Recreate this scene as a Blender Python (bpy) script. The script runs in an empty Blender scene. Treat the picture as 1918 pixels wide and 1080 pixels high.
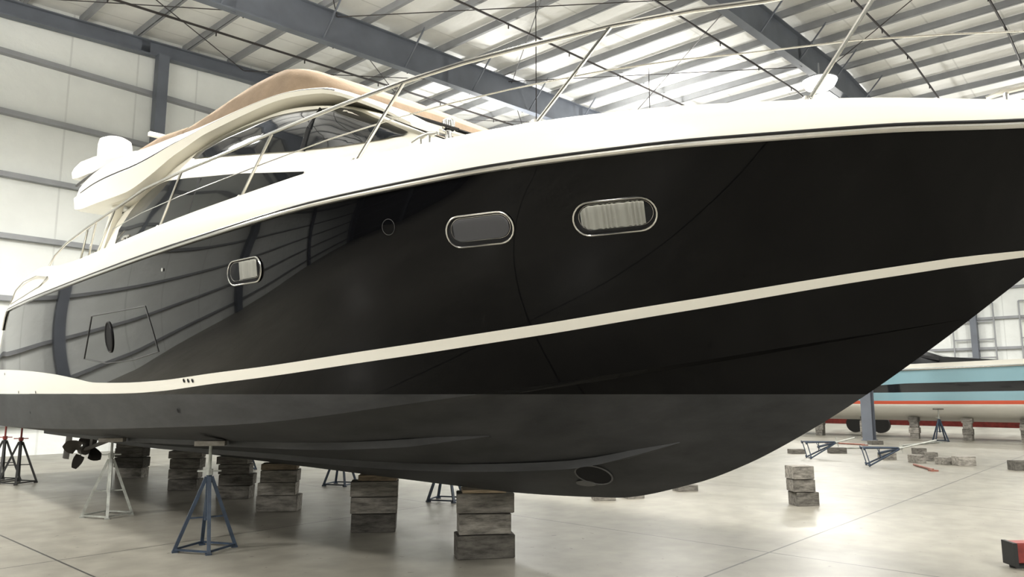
import bpy, bmesh, math, random
from mathutils import Vector, Matrix
from mathutils.bvhtree import BVHTree
random.seed(7)
R2 = math.sqrt(.5)
CAMH = 1.6
F = 1385.0
PITCH = math.atan(198/1385)
cP, sP = math.cos(PITCH), math.sin(PITCH)
scene = bpy.context.scene
COL = scene.collection

# ---------------------------------------------------------------- survey helpers
def ray(u, v):
    xc = (u-959)/F; yc = (540-v)/F
    return Vector((xc, cP-yc*sP, sP+yc*cP))
def floor_pt(u, v, z=0.0):
    d = ray(u, v); k = (z-CAMH)/d.z
    return d.x*k, d.y*k
PX, PY = 3.59, 3.59           # foot of the perpendicular from viewer to keel line
def w2b(x, y):
    dx, dy = x-PX, y-PY
    return (dx-dy)*R2, -(dx+dy)*R2
def b2w(s, t):
    return PX+R2*s-R2*t, PY-R2*s-R2*t
def bray(u, v):
    d = ray(u, v)
    return Vector((0, PX*2*R2, CAMH)), Vector(((d.x-d.y)*R2, -(d.x+d.y)*R2, d.z)).normalized()
def solve_t(u, v, tf):
    o, d = bray(u, v)
    k = 2.0; prev = None
    while k < 45:
        p = o+d*k; f = p.y-tf(p.x)
        if prev is not None and f <= 0 < prev[1]:
            a, b = prev[0], k
            for _ in range(30):
                m = (a+b)/2; q = o+d*m
                if q.y-tf(q.x) > 0: a = m
                else: b = m
            return o+d*a
        prev = (k, f); k += .05
    return o+d*10

def interp(pts, x):
    n = len(pts)
    if x <= pts[0][0]: return pts[0][1]
    if x >= pts[-1][0]: return pts[-1][1]
    dl = [(pts[i+1][1]-pts[i][1])/(pts[i+1][0]-pts[i][0]) for i in range(n-1)]
    m = [dl[0]]+[0 if dl[i-1]*dl[i] <= 0 else 2*dl[i-1]*dl[i]/(dl[i-1]+dl[i]) for i in range(1, n-1)]+[dl[-1]]
    for i in range(n-1):
        if x <= pts[i+1][0]:
            h = pts[i+1][0]-pts[i][0]; q = (x-pts[i][0])/h
            return ((2*q**3-3*q*q+1)*pts[i][1]+(q**3-2*q*q+q)*h*m[i]
                    + (-2*q**3+3*q*q)*pts[i+1][1]+(q**3-q*q)*h*m[i+1])
def frange(a, b, n):
    return [a+(b-a)*i/(n-1) for i in range(n)]

# ---------------------------------------------------------------- materials
def M(name, col, rough=.5, metal=0, coat=0, noise=None, bump=None, emit=None, alpha=1, spec=.5):
    m = bpy.data.materials.new(name); m.use_nodes = True
    nt = m.node_tree; b = nt.nodes['Principled BSDF']
    b.inputs['Base Color'].default_value = (*col, 1)
    b.inputs['Roughness'].default_value = rough
    b.inputs['Metallic'].default_value = metal
    b.inputs['Coat Weight'].default_value = coat
    b.inputs['Coat Roughness'].default_value = .03
    b.inputs['Specular IOR Level'].default_value = spec
    b.inputs['Alpha'].default_value = alpha
    tc = nt.nodes.new('ShaderNodeTexCoord')
    if noise:
        n = nt.nodes.new('ShaderNodeTexNoise'); n.inputs['Scale'].default_value = noise[0]; n.inputs['Detail'].default_value = 5
        nt.links.new(tc.outputs['Object'], n.inputs['Vector'])
        r = nt.nodes.new('ShaderNodeValToRGB'); a = noise[1]
        r.color_ramp.elements[0].position = .3; r.color_ramp.elements[1].position = .7
        r.color_ramp.elements[0].color = (*[c*(1-a) for c in col], 1)
        r.color_ramp.elements[1].color = (*[min(1, c*(1+a)) for c in col], 1)
        nt.links.new(n.outputs['Fac'], r.inputs['Fac']); nt.links.new(r.outputs['Color'], b.inputs['Base Color'])
    if bump:
        n = nt.nodes.new('ShaderNodeTexNoise'); n.inputs['Scale'].default_value = bump[0]; n.inputs['Detail'].default_value = 3
        nt.links.new(tc.outputs['Object'], n.inputs['Vector'])
        bp = nt.nodes.new('ShaderNodeBump'); bp.inputs['Strength'].default_value = bump[1]; bp.inputs['Distance'].default_value = .05
        nt.links.new(n.outputs['Fac'], bp.inputs['Height']); nt.links.new(bp.outputs['Normal'], b.inputs['Normal'])
    if emit:
        b.inputs['Emission Color'].default_value = (*emit[0], 1); b.inputs['Emission Strength'].default_value = emit[1]
    return m

GEL = M('gelcoat_white', (.70, .675, .59), .32, coat=.2)
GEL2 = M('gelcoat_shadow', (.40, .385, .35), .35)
DOME = M('radar_dome_white', (.60, .58, .52), .4)
STRIPE = M('stripe_white', (.80, .78, .71), .3)
BLACKTRIM = M('black_trim', (.012, .012, .013), .35, spec=.3)
SEAM = M('door_seam', (.04, .04, .04), .5)
CHROME = M('stainless', (.60, .59, .56), .18, metal=1)
GLASS = M('tinted_glass', (.010, .011, .012), .04, spec=.35)
PGLASS = M('porthole_glass', (.02, .022, .024), .03, alpha=.30, spec=.35)
CURT = M('curtain_cloth', (.52, .52, .47), .9)
CURTD = M('blind_grey', (.085, .085, .09), .9)
DARKIN = M('dark_interior', (.012, .012, .013), .8, spec=.2)  # flat near-black, stands in for shade inside openings that are not cut
TUNNEL = M('tunnel_rim', (.10, .10, .10), .6)
CANVAS = M('tan_canvas', (.225, .168, .118), .95, noise=(3, .12), bump=(6, .3), spec=.12)
BRONZE = M('prop_bronze', (.10, .09, .08), .5, metal=.6)
STEEL = M('blue_grey_steel', (.125, .14, .168), .5, noise=(1.5, .12))
PURL = M('purlin_steel', (.28, .29, .305), .5, noise=(2, .1))
PIPE = M('dark_pipe', (.03, .025, .025), .5)
BLUE = M('stand_blue', (.020, .034, .058), .5, noise=(12, .35))
GALV = M('stand_galvanised', (.33, .34, .31), .45, metal=.3, noise=(14, .25))
REDP = M('red_paint', (.22, .03, .025), .5, noise=(8, .3))
REDSTR = M('red_stripe', (.58, .10, .05), .35)
ORANGE = M('orange_paint', (.20, .075, .05), .6, noise=(8, .3))
TEAL = M('pale_blue_gelcoat', (.24, .40, .46), .2, coat=.3)
DARKRUB = M('dark_rubber', (.02, .02, .02), .7)
LAMPM = M('lamp_glow', (1, 1, 1), .5, emit=((1, .98, .92), 40))
BLACKGEL = M('black_gelcoat', (.01, .011, .013), .12, coat=.3)

def wood_mat(name, col):
    m = bpy.data.materials.new(name); m.use_nodes = True; nt = m.node_tree; b = nt.nodes['Principled BSDF']
    tc = nt.nodes.new('ShaderNodeTexCoord'); oi = nt.nodes.new('ShaderNodeObjectInfo')
    mp = nt.nodes.new('ShaderNodeMapping'); mp.inputs['Scale'].default_value = (1.8, 6, 3.0)
    sc = nt.nodes.new('ShaderNodeMath'); sc.operation = 'MULTIPLY'; sc.inputs[1].default_value = 37
    nt.links.new(oi.outputs['Random'], sc.inputs[0])
    ad = nt.nodes.new('ShaderNodeVectorMath'); ad.operation = 'ADD'
    nt.links.new(tc.outputs['Object'], ad.inputs[0]); nt.links.new(sc.outputs[0], ad.inputs[1])
    nt.links.new(ad.outputs[0], mp.inputs['Vector'])
    n = nt.nodes.new('ShaderNodeTexNoise'); n.inputs['Scale'].default_value = 1.3; n.inputs['Detail'].default_value = 9; n.inputs['Roughness'].default_value = .68
    nt.links.new(mp.outputs[0], n.inputs['Vector'])
    r = nt.nodes.new('ShaderNodeValToRGB')
    r.color_ramp.elements[0].position = .36; r.color_ramp.elements[0].color = (*[c*.4 for c in col], 1)
    r.color_ramp.elements[1].position = .66; r.color_ramp.elements[1].color = (*[c*1.25 for c in col], 1)
    nt.links.new(n.outputs['Fac'], r.inputs['Fac'])
    hs = nt.nodes.new('ShaderNodeHueSaturation'); mr = nt.nodes.new('ShaderNodeMapRange')
    mr.inputs['To Min'].default_value = .5; mr.inputs['To Max'].default_value = 1.45
    nt.links.new(oi.outputs['Random'], mr.inputs['Value']); nt.links.new(mr.outputs[0], hs.inputs['Value'])
    nt.links.new(r.outputs['Color'], hs.inputs['Color']); nt.links.new(hs.outputs['Color'], b.inputs['Base Color'])
    b.inputs['Roughness'].default_value = .85; b.inputs['Specular IOR Level'].default_value = .2
    bp = nt.nodes.new('ShaderNodeBump'); bp.inputs['Strength'].default_value = .4; bp.inputs['Distance'].default_value = .01
    nt.links.new(n.outputs['Fac'], bp.inputs['Height']); nt.links.new(bp.outputs['Normal'], b.inputs['Normal'])
    return m
WOOD = wood_mat('weathered_timber', (.235, .22, .195))
WOODL = wood_mat('fresh_timber', (.50, .40, .28))

def hull_mat():
    m = bpy.data.materials.new('hull_paint'); m.use_nodes = True; nt = m.node_tree; L = nt.links
    out = nt.nodes['Material Output']; top = nt.nodes['Principled BSDF']
    top.inputs['Base Color'].default_value = (.0022, .0022, .0026, 1); top.inputs['Roughness'].default_value = .02
    top.inputs['Specular IOR Level'].default_value = .16
    bot = nt.nodes.new('ShaderNodeBsdfPrincipled'); bot.inputs['Roughness'].default_value = .55; bot.inputs['Specular IOR Level'].default_value = .3
    tc = nt.nodes.new('ShaderNodeTexCoord'); sx = nt.nodes.new('ShaderNodeSeparateXYZ'); L.new(tc.outputs['Object'], sx.inputs[0])
    n = nt.nodes.new('ShaderNodeTexNoise'); n.inputs['Scale'].default_value = 2.6; n.inputs['Detail'].default_value = 8; n.inputs['Roughness'].default_value = .65
    mp = nt.nodes.new('ShaderNodeMapping'); mp.inputs['Scale'].default_value = (.5, 1, 1.6)
    L.new(tc.outputs['Object'], mp.inputs['Vector']); L.new(mp.outputs[0], n.inputs['Vector'])
    r = nt.nodes.new('ShaderNodeValToRGB'); r.color_ramp.elements[0].position = .3; r.color_ramp.elements[1].position = .75
    r.color_ramp.elements[0].color = (.018, .019, .020, 1); r.color_ramp.elements[1].color = (.050, .051, .053, 1)
    L.new(n.outputs['Fac'], r.inputs['Fac']); L.new(r.outputs['Color'], bot.inputs['Base Color'])
    lt = nt.nodes.new('ShaderNodeMath'); lt.operation = 'LESS_THAN'; lt.inputs[1].default_value = 1.6
    L.new(sx.outputs['Z'], lt.inputs[0])
    mx = nt.nodes.new('ShaderNodeMixShader'); L.new(lt.outputs[0], mx.inputs[0]); L.new(top.outputs[0], mx.inputs[1]); L.new(bot.outputs[0], mx.inputs[2])
    L.new(mx.outputs[0], out.inputs[0])
    return m
HULLM = hull_mat()

HALL = math.radians(48)
def floor_mat():
    m = bpy.data.materials.new('polished_concrete'); m.use_nodes = True; nt = m.node_tree; L = nt.links; b = nt.nodes['Principled BSDF']
    tc = nt.nodes.new('ShaderNodeTexCoord'); sx = nt.nodes.new('ShaderNodeSeparateXYZ'); L.new(tc.outputs['Object'], sx.inputs[0])
    def noise(sc, det, lo, hi, c0, c1):
        n = nt.nodes.new('ShaderNodeTexNoise'); n.inputs['Scale'].default_value = sc; n.inputs['Detail'].default_value = det
        L.new(tc.outputs['Object'], n.inputs['Vector'])
        r = nt.nodes.new('ShaderNodeValToRGB'); r.color_ramp.elements[0].position = lo; r.color_ramp.elements[1].position = hi
        r.color_ramp.elements[0].color = c0; r.color_ramp.elements[1].color = c1
        L.new(n.outputs['Fac'], r.inputs['Fac']); return r.outputs['Color']
    big = noise(.35, 6, .3, .7, (.20, .188, .158, 1), (.285, .27, .23, 1))
    fine = noise(3.5, 9, .35, .7, (.80, .80, .79, 1), (1.04, 1.04, 1.03, 1))
    spots = noise(9, 2, .25, .29, (.5, .48, .46, 1), (1, 1, 1, 1))
    def mul(a, c):
        x = nt.nodes.new('ShaderNodeMix'); x.data_type = 'RGBA'; x.blend_type = 'MULTIPLY'; x.inputs[0].default_value = 1
        L.new(a, x.inputs[6]); L.new(c, x.inputs[7]); return x.outputs[2]
    c = mul(mul(big, fine), spots)
    def joint(sock, off):
        a = nt.nodes.new('ShaderNodeMath'); a.operation = 'ADD'; a.inputs[1].default_value = 1000-off; L.new(sock, a.inputs[0])
        q = nt.nodes.new('ShaderNodeMath'); q.operation = 'MODULO'; q.inputs[1].default_value = 5.0; L.new(a.outputs[0], q.inputs[0])
        l = nt.nodes.new('ShaderNodeMath'); l.operation = 'LESS_THAN'; l.inputs[1].default_value = .022; L.new(q.outputs[0], l.inputs[0]); return l.outputs[0]
    j1 = joint(sx.outputs['X'], 7.6); j2 = joint(sx.outputs['Y'], 3.3)
    mx = nt.nodes.new('ShaderNodeMath'); mx.operation = 'MAXIMUM'; L.new(j1, mx.inputs[0]); L.new(j2, mx.inputs[1])
    fx = nt.nodes.new('ShaderNodeMix'); fx.data_type = 'RGBA'; L.new(mx.outputs[0], fx.inputs[0]); L.new(c, fx.inputs[6]); fx.inputs[7].default_value = (.035, .033, .03, 1)
    L.new(fx.outputs[2], b.inputs['Base Color'])
    rr = noise(.8, 6, .3, .7, (.33, .33, .33, 1), (.46, .46, .46, 1)); L.new(rr, b.inputs['Roughness'])
    b.inputs['Specular IOR Level'].default_value = .4
    b.inputs['Coat Weight'].default_value = .14; b.inputs['Coat Roughness'].default_value = .26
    return m
FLOORM = floor_mat()

def panel_mat(name, col, axis, pitch, dark=.8):
    m = bpy.data.materials.new(name); m.use_nodes = True; nt = m.node_tree; L = nt.links; b = nt.nodes['Principled BSDF']
    tc = nt.nodes.new('ShaderNodeTexCoord'); sx = nt.nodes.new('ShaderNodeSeparateXYZ'); L.new(tc.outputs['Object'], sx.inputs[0])
    a = nt.nodes.new('ShaderNodeMath'); a.operation = 'ADD'; a.inputs[1].default_value = 1000; L.new(sx.outputs[axis], a.inputs[0])
    q = nt.nodes.new('ShaderNodeMath'); q.operation = 'MODULO'; q.inputs[1].default_value = pitch; L.new(a.outputs[0], q.inputs[0])
    l = nt.nodes.new('ShaderNodeMath'); l.operation = 'LESS_THAN'; l.inputs[1].default_value = .05; L.new(q.outputs[0], l.inputs[0])
    n = nt.nodes.new('ShaderNodeTexNoise'); n.inputs['Scale'].default_value = .9; n.inputs['Detail'].default_value = 6; L.new(tc.outputs['Object'], n.inputs['Vector'])
    r = nt.nodes.new('ShaderNodeValToRGB'); r.color_ramp.elements[0].color = (*[x*.9 for x in col], 1); r.color_ramp.elements[1].color = (*col, 1)
    r.color_ramp.elements[0].position = .3; r.color_ramp.elements[1].position = .7
    L.new(n.outputs['Fac'], r.inputs['Fac'])
    fx = nt.nodes.new('ShaderNodeMix'); fx.data_type = 'RGBA'; L.new(l.outputs[0], fx.inputs[0]); L.new(r.outputs['Color'], fx.inputs[6]); fx.inputs[7].default_value = (*[x*dark for x in col], 1)
    L.new(fx.outputs[2], b.inputs['Base Color']); b.inputs['Roughness'].default_value = .5
    n2 = nt.nodes.new('ShaderNodeTexNoise'); n2.inputs['Scale'].default_value = 2.5; n2.inputs['Detail'].default_value = 3; L.new(tc.outputs['Object'], n2.inputs['Vector'])
    bp = nt.nodes.new('ShaderNodeBump'); bp.inputs['Strength'].default_value = .5; bp.inputs['Distance'].default_value = .06
    L.new(n2.outputs['Fac'], bp.inputs['Height']); L.new(bp.outputs['Normal'], b.inputs['Normal'])
    return m
WALLX = panel_mat('wall_insulation_x', (.82, .845, .82), 'X', 1.83)
WALLY = panel_mat('wall_insulation_y', (.82, .845, .82), 'Y', 1.83)
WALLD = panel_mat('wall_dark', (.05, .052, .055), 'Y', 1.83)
CEILM = panel_mat('ceiling_insulation', (.90, .905, .88), 'Y', 1.9, .78)

# ---------------------------------------------------------------- mesh builder
class MB:
    def __init__(s): s.v = []; s.f = []; s.m = []; s.mi = 0
    def add(s, vs, fs):
        o = len(s.v); s.v += [tuple(x) for x in vs]
        for f in fs: s.f.append(tuple(i+o for i in f)); s.m.append(s.mi)
    def bar(s, p0, p1, w, h):
        p0, p1 = Vector(p0), Vector(p1); d = (p1-p0).normalized()
        sd = d.cross(Vector((0, 0, 1)))
        sd = Vector((1, 0, 0)) if sd.length < 1e-3 else sd.normalized()
        up = sd.cross(d).normalized(); vs = []
        for p in (p0, p1):
            for a, b in ((-1, -1), (1, -1), (1, 1), (-1, 1)): vs.append(p+sd*a*w/2+up*b*h/2)
        s.add(vs, [(0, 1, 2, 3), (7, 6, 5, 4), (0, 4, 5, 1), (1, 5, 6, 2), (2, 6, 7, 3), (3, 7, 4, 0)])
    def tube(s, pts, r, n=8, closed=False):
        pts = [Vector(p) for p in pts]; N = len(pts); rings = []
        up = None
        for i, p in enumerate(pts):
            a = pts[(i-1) % N] if (closed or i > 0) else p
            b = pts[(i+1) % N] if (closed or i < N-1) else p
            d = (b-a).normalized()
            if up is None:
                up = Vector((0, 0, 1)) if abs(d.z) < .9 else Vector((1, 0, 0))
            x = d.cross(up).normalized(); up = x.cross(d).normalized()
            rr = r[i] if isinstance(r, (list, tuple)) else r
            rings.append([p+x*math.cos(q*2*math.pi/n)*rr+up*math.sin(q*2*math.pi/n)*rr for q in range(n)])
        vs = [q for rg in rings for q in rg]; fs = []
        for i in range(N if closed else N-1):
            j = (i+1) % N
            for q in range(n): fs.append((i*n+q, i*n+(q+1) % n, j*n+(q+1) % n, j*n+q))
        if not closed: fs += [tuple(range(n)), tuple(range((N-1)*n, N*n))]
        s.add(vs, fs)
    def lathe(s, c, prof, n=24):
        vs = [(c[0]+r*math.cos(2*math.pi*q/n), c[1]+r*math.sin(2*math.pi*q/n), c[2]+z) for r, z in prof for q in range(n)]
        fs = [(i*n+q, i*n+(q+1) % n, (i+1)*n+(q+1) % n, (i+1)*n+q) for i in range(len(prof)-1) for q in range(n)]
        fs += [tuple(range(n)), tuple(range((len(prof)-1)*n, len(prof)*n))]
        s.add(vs, fs)
    def loft(s, secs, closed=False, caps=False, rowmat=None):
        n = len(secs[0]); vs = [p for sc in secs for p in sc]; o = len(s.v); s.v += [tuple(x) for x in vs]
        for i in range(len(secs)-1):
            for q in range(n if closed else n-1):
                r = (q+1) % n
                s.f.append((o+i*n+q, o+i*n+r, o+(i+1)*n+r, o+(i+1)*n+q)); s.m.append(rowmat[q] if rowmat else s.mi)
        if caps:
            s.f.append(tuple(o+q for q in range(n))); s.m.append(s.mi)
            s.f.append(tuple(o+(len(secs)-1)*n+q for q in range(n))); s.m.append(s.mi)
    def obj(s, name, mats, parent=None, smooth=35, loc=(0, 0, 0), rot=0, weld=True, bevel=0):
        me = bpy.data.meshes.new(name); me.from_pydata(s.v, [], s.f)
        if not isinstance(mats, (list, tuple)): mats = [mats]
        for m in mats: me.materials.append(m)
        for p, mi in zip(me.polygons, s.m): p.material_index = mi
        bm = bmesh.new(); bm.from_mesh(me)
        if weld:
            bmesh.ops.remove_doubles(bm, verts=bm.verts, dist=1e-4)
            bmesh.ops.dissolve_degenerate(bm, edges=bm.edges, dist=1e-5)
        if bevel: bmesh.ops.bevel(bm, geom=list(bm.edges), offset=bevel, segments=2, affect='EDGES')
        bmesh.ops.recalc_face_normals(bm, faces=bm.faces)
        bm.to_mesh(me); bm.free()
        if smooth:
            me.shade_smooth()
            try: me.set_sharp_from_angle(angle=math.radians(smooth))
            except Exception: pass
        ob = bpy.data.objects.new(name, me); COL.objects.link(ob)
        ob.location = loc; ob.rotation_euler[2] = rot
        if parent: ob.parent = parent
        return ob
def empty(name, loc, rotz, label, cat, group=None, rot=None):
    e = bpy.data.objects.new(name, None); COL.objects.link(e); e.location = loc
    e.rotation_euler = rot if rot else (0, 0, rotz); e.empty_display_size = .3
    e['label'] = label; e['category'] = cat
    if group: e['group'] = group
    return e
def top(ob, label, cat, group=None):
    ob['label'] = label; ob['category'] = cat
    if group: ob['group'] = group
    return ob

# ================================================================= YACHT
SOFF = 7.5
yx, yy = b2w(-SOFF, 0)
yacht = empty('motor_yacht', (yx, yy, 0), -math.pi/4,
              'large flybridge motor yacht, glossy black hull, white deck', 'yacht')
def L3(s, t, z): return (s+SOFF, -t, z)
def Lv(p): return L3(p[0], p[1], p[2])

KEEL = [(-15.9, .76), (-15.2, .72), (-12, .66), (-8, .67), (-5.4, .68), (-3.87, .75), (-3.1, .93), (-2.67, 1.10), (-2.26, 1.317), (-1.82, 1.59), (-1.35, 1.92), (-.89, 2.27), (.05, 3.0)]
CH_T = [(-15.9, 2.08), (-15.2, 2.1), (-12, 2.15), (-8.3, 2.12), (-6.25, 1.97), (-5, 1.75), (-4, 1.42), (-3, .96), (-2.4, .62), (-2, .40), (-1.6, .19), (-1.22, .02)]
CH_Z = [(-15.9, 1.05), (-15.2, 1.06), (-12, 1.12), (-8.3, 1.25), (-6.25, 1.35), (-4, 1.6), (-3, 1.75), (-2, 1.92), (-1.6, 1.985), (-1.2, 2.05)]
SH_T = [(-15.9, 2.22), (-15.2, 2.28), (-12, 2.42), (-8.4, 2.45), (-5.4, 2.36), (-3.56, 2.05), (-2.38, 1.62), (-1.73, 1.27), (-1.1, .92), (-.72, .68), (-.25, .34), (0.05, .02)]
def zk(s): return interp(KEEL, s)
def bs(s): return interp(SH_T, s)
SH_Z = [(-15.9, 2.05), (-15.5, 2.30), (-15.25, 2.62), (-15.05, 2.90), (-14.85, 3.0), (-2.2, 3.0), (-1.3, 2.985), (-.7, 2.955), (.1, 2.95)]
def shz(s): return interp(SH_Z, s)
FW = [(-6.5, 1.0), (-5, .97), (-4, .85), (-3.2, .62), (-2.2, .25), (-1.4, 0)]
def section(s):
    z0 = zk(s); c = interp(CH_T, s); zc = interp(CH_Z, s); b = bs(s); SH = shz(s)
    z0 = min(z0, SH-.002)
    if zc < z0+.01 or s > -1.22: zc = z0; c = 0.0
    pts = [(0, z0)]
    ci = max(0, c-min(.11, c*.2)); zi = zc-.02*min(1, c)
    for f in (.12, .25, .4, .55, .7, .85, 1.0):
        bulge = .05*math.sin(math.pi*f)*min(1, max(0, (s+8)/4))*min(1, c/1.5)
        pts.append((ci*f, z0+(zi-z0)*f-bulge))
    pts.append((c, zc))
    p = 1.0+.15*min(1, max(0, (s+8)/5))
    if s > -1.8: p = 1.15-.15*min(1, (s+1.8)/1.0)
    w = interp(FW, s)
    for i in range(1, 19):
        f = i/18; z = zc+(SH-zc)*f
        g = (1-w)*f**p+w*(1-(1-f)**2)
        pts.append((c+(b-c)*g, z))
    return pts
stn = frange(-15.9, -14.8, 14)+frange(-14.6, -4.2, 45)+frange(-4.0, -1.3, 37)+frange(-1.22, .03, 27)
hm = MB(); secs = []; raw = []
for s in stn:
    sec = section(s)
    full = [(s, -t, z) for t, z in reversed(sec)]+[(s, t, z) for t, z in sec[1:]]
    raw.append(full); secs.append([L3(*p) for p in full])
hm.loft(secs, rowmat=None)
n = len(secs[0])
hm.f.append(tuple(range(n))); hm.m.append(0)          # transom
for i in range(len(stn)-1):
    hm.f.append((i*n, (i+1)*n, (i+1)*n+n-1, i*n+n-1)); hm.m.append(0)
hull = hm.obj('hull', HULLM, yacht, smooth=22)
hull['label'] = 'glossy black topsides over matte grey antifouled bottom'
bv = [Vector(p) for st in raw for p in st]; bf = []
for i in range(len(raw)-1):
    for q in range(n-1): bf.append((i*n+q, i*n+q+1, (i+1)*n+q+1, (i+1)*n+q))
HB = BVHTree.FromPolygons(bv, bf)
def hit(bvh, u, v):
    o, d = bray(u, v); r = bvh.ray_cast(o, d)
    return r[0], r[1]
def cast(bvh, o, d):
    r = bvh.ray_cast(o, d)
    if r[0] is None: r = bvh.find_nearest(o+d*.4)
    return Vector(r[0])
def curve_px(bvh, pts):
    out = []
    for u, v in pts:
        p, _ = hit(bvh, u, v)
        if p is not None: out.append((p.x, p.z))
    out.sort(); res = []
    for q in out:
        if not res or q[0]-res[-1][0] > .01: res.append(q)
    return res
def patch(bvh, name, lo, up, mat, ns=40, nz=6, off=.012, both=True, parent=yacht, s0=None, s1=None):
    s0 = max(lo[0][0], up[0][0]) if s0 is None else s0
    s1 = min(lo[-1][0], up[-1][0]) if s1 is None else s1
    for side in ((1, -1) if both else (1,)):
        mb = MB(); secs = []
        for s in frange(s0, s1, ns):
            a, b = interp(lo, s), interp(up, s); row = []
            if b < a+.002: b = a+.002
            for z in frange(a, b, nz):
                r = bvh.ray_cast(Vector((s, 6, z)), Vector((0, -1, 0)))
                if r[0] is None: r = bvh.find_nearest(Vector((s, .3, z)))
                nn = r[1] if r[1].y > 0 else -r[1]
                p = r[0]+nn*off; row.append(L3(p.x, p.y*side, p.z))
            secs.append(row)
        mb.loft(secs); o = mb.obj(name, mat, parent, smooth=60)
    return o

# boot stripe
UPX = [(0, 692), (50, 694), (100, 700), (140, 708), (180, 716), (240, 716), (300, 712), (400, 698), (500, 685), (700, 654), (1000, 608), (1300, 559), (1600, 510), (1780, 483), (1860, 474), (1900, 470)]
LPX = [(0, 737), (50, 737), (100, 737), (140, 737), (180, 737), (240, 736), (300, 732), (400, 718), (500, 705), (700, 675), (1000, 629), (1300, 579), (1600, 528), (1780, 500), (1860, 489), (1895, 484)]
su, sl = curve_px(HB, UPX), curve_px(HB, LPX)
su.insert(0, (-15.88, su[0][1]+.01)); sl.insert(0, (-15.88, 1.6))
def extend(c, s1):
    (a, b) = c[-2], c[-1]; m = (b[1]-a[1])/(b[0]-a[0]); c.append((s1, b[1]+m*(s1-b[0])))
extend(su, -.80); extend(sl, -.80)
patch(HB, 'waterline_stripe', sl, su, STRIPE, ns=120, nz=5, off=.004)

# spray rails on the bottom
for side in (1, -1):
    for fr, s0, s1 in ((.42, -15.4, -3.0), (.72, -15.4, -4.3)):
        mb = MB(); secs = []
        for s in frange(s0, s1, 60):
            c = interp(CH_T, s); ci = c-min(.11, c*.2); zc = interp(CH_Z, s)-.02*min(1, c); z0 = zk(s)
            t = ci*fr; z = z0+(zc-z0)*fr-.05*math.sin(math.pi*fr)*min(1, max(0, (s+8)/4))*min(1, c/1.5)
            g = min(1, (s1-s)/.8+.05)
            secs.append([L3(s, side*(t-.07), z-.03), L3(s, side*(t+.06*g), z-.04*g), L3(s, side*(t+.065*g), z+.025)])
        mb.loft(secs); mb.obj('spray_rail', HULLM, yacht, smooth=20)

# rub rail
def rubpts(side, dz=0, dt=.02): return [L3(s, side*(bs(s)+dt), shz(s)+dz) for s in frange(-15.2, -14.6, 8)+frange(-14.4, -4.2, 30)+frange(-4, .02, 40)]
for sd in (1, -1):
    mb = MB(); mb.tube(rubpts(sd, .0, .014), .016, 8); mb.obj('rub_rail', CHROME, yacht)
    mb = MB(); mb.tube(rubpts(sd, .028, .008), .009, 6); mb.obj('rub_rail_gasket', BLACKTRIM, yacht)

# deck moulding
ZG = [(-15.4, 2.45), (-15.25, 2.72), (-15.1, 3.02), (-14.95, 3.24), (-14.6, 3.42), (-14.0, 3.54), (-13.2, 3.55), (-11.8, 3.42), (-10.5, 3.38), (-7.5, 3.37), (-6, 3.355), (-3, 3.325), (-1.6, 3.25), (-.7, 3.135), (.1, 3.05)]
def zg(s): return interp(ZG, s)
mb = MB(); secs = []
for s in frange(-15.4, -14.6, 14)+frange(-14.4, -4.2, 46)+frange(-4, .06, 45):
    b = bs(min(s, .04)); g = zg(s); q = shz(s); h = g-q
    half = [(b+.0, q-.01), (b+.005, q+.04*min(1, h/.3)), (b-.01, q+h*.35), (b-.035, q+h*.62), (b-.07, q+h*.84), (b-.12, q+h*.96), (b-.18, g), (b-.27, g-.005), (b-.31, g-.05), (b-.33, min(g-.06, 3.08)), (max(0, b-.9), min(g-.05, 3.12)), (0, min(g-.04, 3.16))]
    half = [(max(0, t), z) for t, z in half]
    secs.append([L3(s, -t, z) for t, z in half]+[L3(s, t, z) for t, z in reversed(half[:-1])])
mb.loft(secs); mb.f.append(tuple(range(len(secs[0])))); mb.m.append(0)
mb.obj('deck_moulding', GEL, yacht, smooth=50)
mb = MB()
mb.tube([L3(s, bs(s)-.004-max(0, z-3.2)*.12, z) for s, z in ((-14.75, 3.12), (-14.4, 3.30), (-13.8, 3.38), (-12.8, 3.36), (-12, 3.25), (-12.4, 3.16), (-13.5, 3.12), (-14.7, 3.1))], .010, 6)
mb.obj('moulding_crease_shade', GEL2, yacht)  # bead in a shaded copy of the gelcoat, crease shade put into colour

# bathing platform
mb = MB(); mb.loft([[L3(s, t, z) for t, z in ((-w, 1.5), (w, 1.5), (w, 1.68), (-w, 1.68))] for s, w in ((-15.85, 2.1), (-16.7, 2.05), (-17.2, 1.8))], closed=True, caps=True)
mb.obj('bathing_platform', GEL, yacht)

# house
ZR = [(-11.6, 4.35), (-10.5, 4.5), (-9.8, 4.66), (-8.5, 4.70), (-7.1, 4.62), (-6.1, 4.43), (-5.5, 4.14), (-4.9, 3.84), (-4.2, 3.56), (-3.2, 3.38), (-2, 3.20), (-1.2, 3.10)]
HW = [(-11.6, 1.86), (-7, 1.86), (-6, 1.80), (-5, 1.62), (-4.2, 1.40), (-3, 1.0), (-2, .6), (-1.2, .15)]
hs = []
for s in frange(-11.6, -1.25, 90):
    w, zr = interp(HW, s), interp(ZR, s); h = zr-3.05
    half = [(1, 0), (.99, .25), (.97, .5), (.935, .74), (.90, .86), (.84, .95), (.7, 1.0), (.4, 1.03), (0, 1.045)]
    half = [(w*a, 3.05+h*b) for a, b in half]
    hs.append([(s, -t, z) for t, z in half]+[(s, t, z) for t, z in reversed(half[:-1])])
mb = MB(); mb.loft([[L3(*p) for p in q] for q in hs], caps=True); mb.obj('deckhouse', GEL, yacht, smooth=60)
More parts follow.
